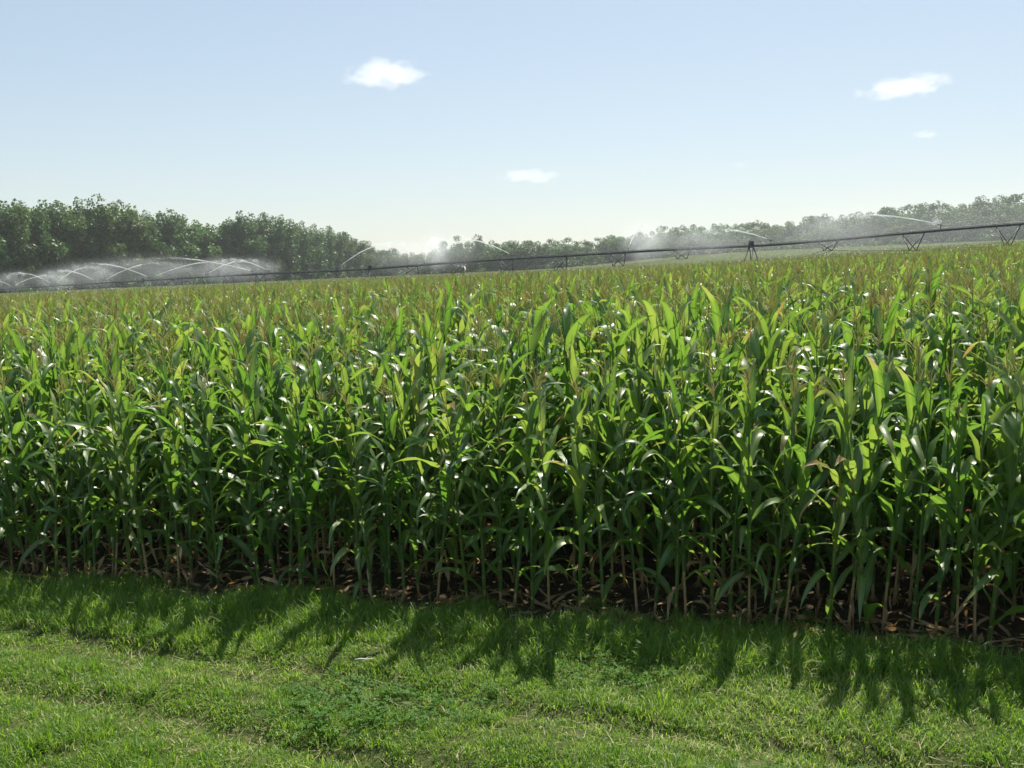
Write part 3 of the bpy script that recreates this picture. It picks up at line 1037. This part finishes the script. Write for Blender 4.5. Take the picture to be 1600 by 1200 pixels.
def pipe_pt(s):
    x, y, _ = pipe_raw(s)
    zs_ = []
    for d in (-.09, -.06, -.03, 0, .03, .06, .09):
        xx, yy, z = pipe_raw(s + d)
        if z is None: z = float(gh(xx, yy)) + (4.5 if s > 0 else 3.75)
        zs_.append(z)
    return np.array([x, y, sum(zs_) / 7])


root = empty('irrigation_machine', (float(pipe_pt(0)[0]), float(pipe_pt(0)[1]), float(gh(pipe_pt(0)[0], pipe_pt(0)[1]))))
tag(root, 'long dark steel centre pivot irrigation machine on towers crossing the corn field', 'irrigation machine')
RO = np.array(root.location)


def rp(p): return np.asarray(p, float) - RO


mb = MB()
ss = np.linspace(-3, 2, 5 * 28 + 1)
mb.tube([rp(pipe_pt(s)) for s in ss], .115, 8)
for s in np.arange(-3, 2.001, 1 / 7):                # flanges
    a = rp(pipe_pt(max(-3, s - .0015))); b = rp(pipe_pt(min(2, s + .0015)))
    mb.tube([a, b], .14, 8)
mb.tube([rp(pipe_pt(s) + (0, 0, .17)) for s in ss], .025, 4)   # cable along the top
mb.build('pipe', M_STEEL, root)
depths = [.85, 1.5, 1.7, 1.7, 1.35, .9]
for tw in range(-3, 2):
    bots = []
    for j in range(6):
        s = tw + (j + 1) / 7
        c = pipe_pt(s)
        z = c[2] - .1 - depths[j] + 0
        n = MB()
        T = [pipe_pt(s - .95 / LEN) - (0, 0, .09), pipe_pt(s + .95 / LEN) - (0, 0, .09)]
        B = [np.array([c[0] + sg * PN_[0] * 1.15, c[1] + sg * PN_[1] * 1.15, z]) for sg in (-1, 1)]
        for t_ in T:
            for b_ in B: n.tube([rp(t_), rp(b_)], .048, 4)
        n.tube([rp(B[0]), rp(B[1])], .03, 4)
        n.build('truss_brace', M_STEEL, root)
        bots.append(B)
    for k in range(2):
        m = MB()
        sg = (-1, 1)[k]
        st = pipe_pt(tw); en = pipe_pt(tw + 1)
        low = np.array([st[0] + sg * PN_[0] * .9 + D[0] * 1.0, st[1] + sg * PN_[1] * .9 + D[1], st[2] - 2.4])
        chain = [low] + [b[k] for b in bots] + [en - (0, 0, .15)]
        for c_, (p, q) in enumerate(zip(chain[:-1], chain[1:])): m.tube([rp(p), rp(q)], .028 if c_ == 0 else .010, 4)
        m.build('truss_rod', M_STEEL, root)
for tw in range(-3, 3):
    c = pipe_pt(tw); g0 = float(gh(c[0], c[1]))
    t = bpy.data.objects.new('tower', None); COL.objects.link(t); t.parent = root
    ends = [np.array([c[0] + sg * PN_[0] * 2.0, c[1] + sg * PN_[1] * 2.0, g0 + .75]) for sg in (-1, 1)]
    for sg, e_ in zip((-1, 1), ends):
        for al in (-.55, .55):
            m = MB()
            m.tube([rp(c + np.array([D[0] * al * .4, D[1] * al * .4, -.05])), rp(e_ + np.array([D[0] * al, D[1] * al, 0]))], .055, 5)
            m.build('leg', M_STEEL, t)
    m = MB(); m.tube([rp(ends[0] - PN_3) if False else rp(ends[0]), rp(ends[1])], .09, 6); m.build('base_beam', M_STEEL, t)
    m = MB(); cc = rp(c); m.box((cc[0], cc[1], cc[2] + .3), (.5, .35, .45), math.atan2(D[1], D[0])); m.build('control_box', M_STEEL, t)
    for e_ in ends:
        wv = np.array([PN_[0], PN_[1], 0])
        ctr = rp(e_) - (0, 0, .1)
        m = MB(); a = np.linspace(0, 2 * math.pi, 25)
        ring = [ctr + wv * .5 * math.cos(q) + np.array([0, 0, .5 * math.sin(q)]) for q in a]
        m.tube(ring, .13, 8, cap=False)
        wh = m.build('wheel', M_RUBBER, t)
        m = MB(); dd = np.array([D[0], D[1], 0])
        m.tube([ctr - dd * .08, ctr + dd * .08], .34, 16); m.build('rim', M_STEEL, wh)


# ------------------------------------------------------------------ water
def water_mat(name, trans, alpha=1.0):
    m, t, out = new_mat(name)
    p = t.nodes.new('ShaderNodeBsdfPrincipled')
    p.inputs['Base Color'].default_value = (.86, .89, .90, 1)
    p.inputs['Roughness'].default_value = .35
    tr = t.nodes.new('ShaderNodeBsdfTranslucent'); tr.inputs[0].default_value = (.9, .93, .94, 1)
    mx = t.nodes.new('ShaderNodeMixShader'); mx.inputs[0].default_value = trans
    t.links.new(p.outputs[0], mx.inputs[1]); t.links.new(tr.outputs[0], mx.inputs[2])
    t.links.new(mx.outputs[0], out.inputs[0])
    return m


M_WATER = water_mat('white_water', .6)


def mist_mat(name, dens, scale=1.0):
    m, t, out = new_mat(name)
    v = t.nodes.new('ShaderNodeVolumePrincipled')
    v.inputs['Color'].default_value = (.93, .96, 1.0, 1)
    v.inputs['Anisotropy'].default_value = .35
    tc = t.nodes.new('ShaderNodeTexCoord')
    ln = t.nodes.new('ShaderNodeVectorMath'); ln.operation = 'LENGTH'
    t.links.new(tc.outputs['Object'], ln.inputs[0])
    fall = math_n(t, 'SUBTRACT', 1.0, ln.outputs['Value'], True)
    fall = math_n(t, 'POWER', fall, 1.1)
    nz = noise(t, 2.2 * scale, 3, vec=tc.outputs['Object'])
    nz = math_n(t, 'MULTIPLY', math_n(t, 'SUBTRACT', nz, .25, True), 2.6)
    d = math_n(t, 'MULTIPLY', math_n(t, 'MULTIPLY', fall, nz), dens)
    t.links.new(d, v.inputs['Density'])
    t.links.new(v.outputs[0], out.inputs['Volume'])
    return m


M_MIST = mist_mat('fine_mist', .10)
M_DRIFT = mist_mat('drifting_mist', .004)


def ball(name, mat, parent, loc, size, rz=0, ry=0.0):
    mb = MB()
    nu, nv = 16, 9
    V = []; F = []
    for i in range(nv + 1):
        th = math.pi * i / nv
        for j in range(nu):
            a = 2 * math.pi * j / nu
            V.append((1.03 * math.sin(th) * math.cos(a), 1.03 * math.sin(th) * math.sin(a), 1.03 * math.cos(th)))
    for i in range(nv):
        for j in range(nu):
            j2 = (j + 1) % nu
            F.append((i * nu + j, (i + 1) * nu + j, (i + 1) * nu + j2, i * nu + j2))
    mb.add(V, F)
    o = mb.build(name, mat, parent)
    import bmesh
    bm = bmesh.new(); bm.from_mesh(o.data); bmesh.ops.remove_doubles(bm, verts=bm.verts, dist=1e-4); bmesh.ops.recalc_face_normals(bm, faces=bm.faces); bm.to_mesh(o.data); bm.free()
    o.location = loc; o.scale = size; o.rotation_euler = (0, ry, rz)
    return o


def jet(x0, dx, up, dy, label, solid=.5, mist=1.0, splash=False, dens=1.0):
    """x0: image column of the nozzle; dx, up: image offset of the arc's top; dy: metres towards (-) or away (+)"""
    s = s_of_u((x0 - 800) / 1500)
    p0 = pipe_pt(s)
    # nozzle belongs to the machine
    m = MB()
    b = rp(p0)
    m.tube([b + (0, 0, .08), b + (0, 0, .42)], .03, 6)
    Yd = p0[1]
    dX = dx / 1500 * Yd; Hh = max(up, 4) / 1500 * Yd - .4
    hd = np.array([dX, dy]); hn = hd / (np.linalg.norm(hd) + 1e-9)
    m.tube([b + (0, 0, .42), b + (hn[0] * .35, hn[1] * .35, .62)], [.045, .03], 6)
    m.tube([b + (-hn[0] * .15, -hn[1] * .15, .42), b + (hn[0] * .1, hn[1] * .1, .5)], .05, 6)
    m.build('sprinkler', M_STEEL, root)
    st = p0 + np.array([hn[0] * .35, hn[1] * .35, .62])
    Hh = max(Hh - .2, .4)
    r = np.random.default_rng(int(x0 * 3 + 11))
    t_ = empty('water_jet', st)

    def pos(t, sag=0):
        f = (t - .10 * t * t) / .9
        return np.array([dX * f, dy * f, 2 * Hh * t - Hh * t * t - sag])
    m = MB()
    tt = np.linspace(0, solid * 1.0, 12)
    m.tube([pos(t) for t in tt], np.interp(tt, [0, solid], [.035, .06]) * r.uniform(.6, 1.3, 12), 5)
    m.build('stream', M_WATER, t_)
    # droplets: break-up along the arc and fall
    m = MB()
    n = int(5000 * dens)
    O = np.array([[1, 0, 0], [-.5, .87, 0], [-.5, -.87, 0], [0, 0, 1.3]])
    Vs = []; k = 0
    dist = math.hypot(dX, dy)
    # water leaves the nozzle in pulses: each packet breaks up and falls as its own ragged streak
    npk = 70
    pk_t = r.uniform(solid * .35, 1.8, npk)
    pk_f = r.exponential(.8, npk) * np.where(r.random(npk) < .6, 1.5, .25)
    pk_o = r.normal(0, 1, (npk, 3))
    for i in r.integers(0, npk, n):
        t = pk_t[i] + r.normal(0, .035)
        g = max(0.0, t - solid * .6)
        fallb = (pk_f[i] * (1 + .25 * r.normal()) + r.exponential(.25)) * g * g
        p = pos(t, 0) + pk_o[i] * (.05 + .22 * g) * np.array([1, 1, .4]) + r.normal(0, .02 + .10 * g, 3) - np.array([0, 0, max(0, fallb)])
        if p[2] < -1.6: continue
        sz = r.uniform(.008, .021)
        Vs.append(p + O * sz); k += 1
    V = np.concatenate(Vs)
    F = []
    for i in range(k):
        q = 4 * i
        F += [(q, q + 2, q + 1), (q, q + 1, q + 3), (q + 1, q + 2, q + 3), (q + 2, q, q + 3)]
    m.add(V, F)
    sp = m.build('spray', M_WATER, t_)
    tag(sp, kind='stuff')
    if splash:
        m = MB()
        for i in range(160):
            c = r.normal(0, .22, 3) + (0, 0, .1); m.add(c + O * r.uniform(.02, .05), [(0, 2, 1), (0, 1, 3), (1, 2, 3), (2, 0, 3)])
        tag(m.build('splash', M_WATER, t_), kind='stuff')
    if mist > 0:
        a = pos(1.15)
        az = math.atan2(dy, dX)
        ln = max(3.0, dist * .85) * (.7 + .3 * mist)
        hh = max(1.9, Hh * .5 + 1.3)
        o = ball('mist', M_MIST, t_, (a[0], a[1], a[2] - hh * .62), (ln, 2.6 * mist, hh * 1.1), az)
        o['kind'] = 'stuff'
    tag(t_, label, 'water jet', 'water jets thrown by the irrigation machine')
    return t_


jet(1465, -115, 28, 3, 'bright white water jet with splashing nozzle, rightmost on the pipe, shot left', .75, 1.1, True)
jet(1203, -80, 27, 2, 'white water jet beside the right hand tower, arcing left and fading into mist', .6, 1.2)
jet(983, 42, 46, 9, 'steep white water jet left of the right tower, leaning right into a mist plume', .42, 1.4)
jet(803, -88, 34, -2, 'white water jet in mid picture arcing left in front of the tall round tree', .55, 1.3)
jet(667, 8, 46, 10, 'nearly upright white water jet right of the crossing tower, fading into tall mist', .42, .85)
jet(532, 85, 44, 3, 'white water jet left of the crossing tower, arcing up to the right', .62, 1.0)
jet(425, -66, 24, 2, 'water jet arcing left in front of the notch in the poplar row', .6, 1.0)
jet(400, -130, 28, -4, 'high long water jet shot far to the left before the poplars', .7, .9)
jet(328, 58, 27, 3, 'water jet arcing right just left of the notch in the poplars', .6, 1.0)
jet(244, 90, 28, 3, 'flat water jet starting by the left tower and shot right', .7, .9)
jet(240, -100, 28, 3, 'flat water jet starting by the left tower and shot left', .7, .9)
jet(168, 78, 32, 4, 'water jet rising right between the two left towers', .6, .9)
jet(156, -62, 22, 2, 'short water jet arcing left between the two left towers', .6, 1.0)
jet(92, 46, 30, 3, 'water jet near the left edge arcing right over another jet', .6, .9)
jet(88, -60, 22, 2, 'water jet near the left edge arcing left', .6, 1.0)
jet(27, 48, 20, 2, 'low water jet in the far left corner shot right', .6, .9)
jet(25, -55, 18, 2, 'low water jet in the far left corner shot left out of the frame', .6, .9)

# wide drift of fine spray hanging round the machine
dr = ball('spray_drift', M_DRIFT, None, (62, 150, float(gh(62, 150)) + 5), (75, 50, 12), R(-25))
tag(dr, 'faint veil of drifting spray over the field on the right before the wooded rise', 'spray drift', kind='stuff')
dr = ball('spray_drift', M_DRIFT, None, (-75, 178, float(gh(-75, 178)) + 3), (55, 10, 4.8), R(-35))
tag(dr, 'grey veil of drifting spray behind the pipe on the left before the poplars', 'spray drift', kind='stuff')

# ------------------------------------------------------------------ white sheds glimpsed through the spray
def shed(xp, Yd, w_, d_, h_, label):
    x = px(xp, Yd); g0 = float(gh(x, Yd))
    t = empty('shed', (x, Yd, g0), .2)
    m = MB(); m.box((0, 0, h_ / 2), (w_, d_, h_)); m.build('wall', M_WHITE, t, smooth=False)
    m = MB()
    V = [(-w_ / 2 - .2, -d_ / 2 - .2, h_ + .003), (w_ / 2 + .2, -d_ / 2 - .2, h_ + .003), (w_ / 2 + .2, d_ / 2 + .2, h_ + .003), (-w_ / 2 - .2, d_ / 2 + .2, h_ + .003), (-w_ / 2 - .2, 0, h_ + .7), (w_ / 2 + .2, 0, h_ + .7)]
    m.add(V, [(0, 1, 5, 4), (2, 3, 4, 5), (1, 2, 5), (3, 0, 4), (3, 2, 1, 0)]); m.build('roof', M_ROOFW, t, smooth=False)
    m = MB(); m.box((-.4, -d_ / 2 - .02, 1.0), (1.0, .05, 2.0)); m.build('door', M_DARK, t, smooth=False)
    tag(t, label, 'shed')


shed(186, 222, 1.5, 2, 2.3, 'small white shed under the poplars just left of the left tower')
shed(151, 222, 3.0, 2, 2.1, 'low wide white shed under the poplars, the left one of the two')

# ------------------------------------------------------------------ clouds
def cloud_mat(seed, dn=.009):
    m, t, out = new_mat('cloud_vapour')
    v = t.nodes.new('ShaderNodeVolumePrincipled')
    v.inputs['Color'].default_value = (1, 1, 1, 1)
    v.inputs['Anisotropy'].default_value = .5
    tc = t.nodes.new('ShaderNodeTexCoord')
    ob = tc.outputs['Object']
    mp = t.nodes.new('ShaderNodeMapping'); mp.inputs['Location'].default_value = (seed * 3.1, seed * 1.7, seed); mp.inputs['Scale'].default_value = (1.5, 1.0, .9)
    t.links.new(ob, mp.inputs[0])
    n1 = noise(t, 1.9, 5, vec=mp.outputs[0])
    ln = t.nodes.new('ShaderNodeVectorMath'); ln.operation = 'LENGTH'; t.links.new(ob, ln.inputs[0])
    d = math_n(t, 'ADD', math_n(t, 'SUBTRACT', .78, ln.outputs['Value']), math_n(t, 'MULTIPLY', math_n(t, 'SUBTRACT', n1, .5), 1.7))
    d = math_n(t, 'MULTIPLY', math_n(t, 'MULTIPLY', d, 2.2, True), dn)
    t.links.new(d, v.inputs['Density'])
    t.links.new(v.outputs[0], out.inputs['Volume'])
    return m


def cloud(xp, yp, wpx, hpx, Yd, label, seed, tilt=0.0, dn=.009):
    a = math.atan2(412 - .014 * (xp - 800) - yp, 1500)
    x = px(xp, Yd); z = CAM_H + (412 - .014 * (xp - 800) - yp) / 1500 * Yd * 1.0
    # account for the camera pitch
    v = Vector(((xp - 800) / 1500, (600 - yp) / 1500, -1.0))
    d = cam.rotation_euler.to_matrix() @ v
    d *= Yd / d.y
    o = ball('cloud', cloud_mat(seed, dn), None, (d.x, d.y, CAM_H + d.z), (wpx / 1500 * Yd * .62, wpx / 1500 * Yd * .45, hpx / 1500 * Yd * .62), 0, tilt)
    tag(o, label, 'cloud', kind='stuff')


cloud(603, 116, 118, 42, 3000, 'bright white puffy cloud high left of the middle of the sky', 1, -.03)
cloud(1414, 136, 132, 36, 3000, 'white elongated cloud high in the right of the sky', 2, -.13, dn=.006)
cloud(828, 275, 100, 24, 3600, 'thin pale cloud low in the middle of the sky', 3, dn=.0045)
cloud(1446, 211, 44, 14, 3600, 'tiny faint cloud below the big one on the right', 4, dn=.005)
cloud(1155, 258, 34, 12, 3800, 'faintest small cloud low right of the middle', 5, dn=.002)

# ------------------------------------------------------------------ haze
hm, t, out = new_mat('air_haze')
v = t.nodes.new('ShaderNodeVolumePrincipled')
v.inputs['Color'].default_value = (.92, .96, 1.0, 1)
v.inputs['Density'].default_value = .0002
v.inputs['Anisotropy'].default_value = .3
t.links.new(v.outputs[0], out.inputs['Volume'])
mb = MB()
mb.box((0, 600, 17), (3100, 1900, 58))
hz = mb.build('haze', hm, None, smooth=False)
tag(hz, kind='stuff')
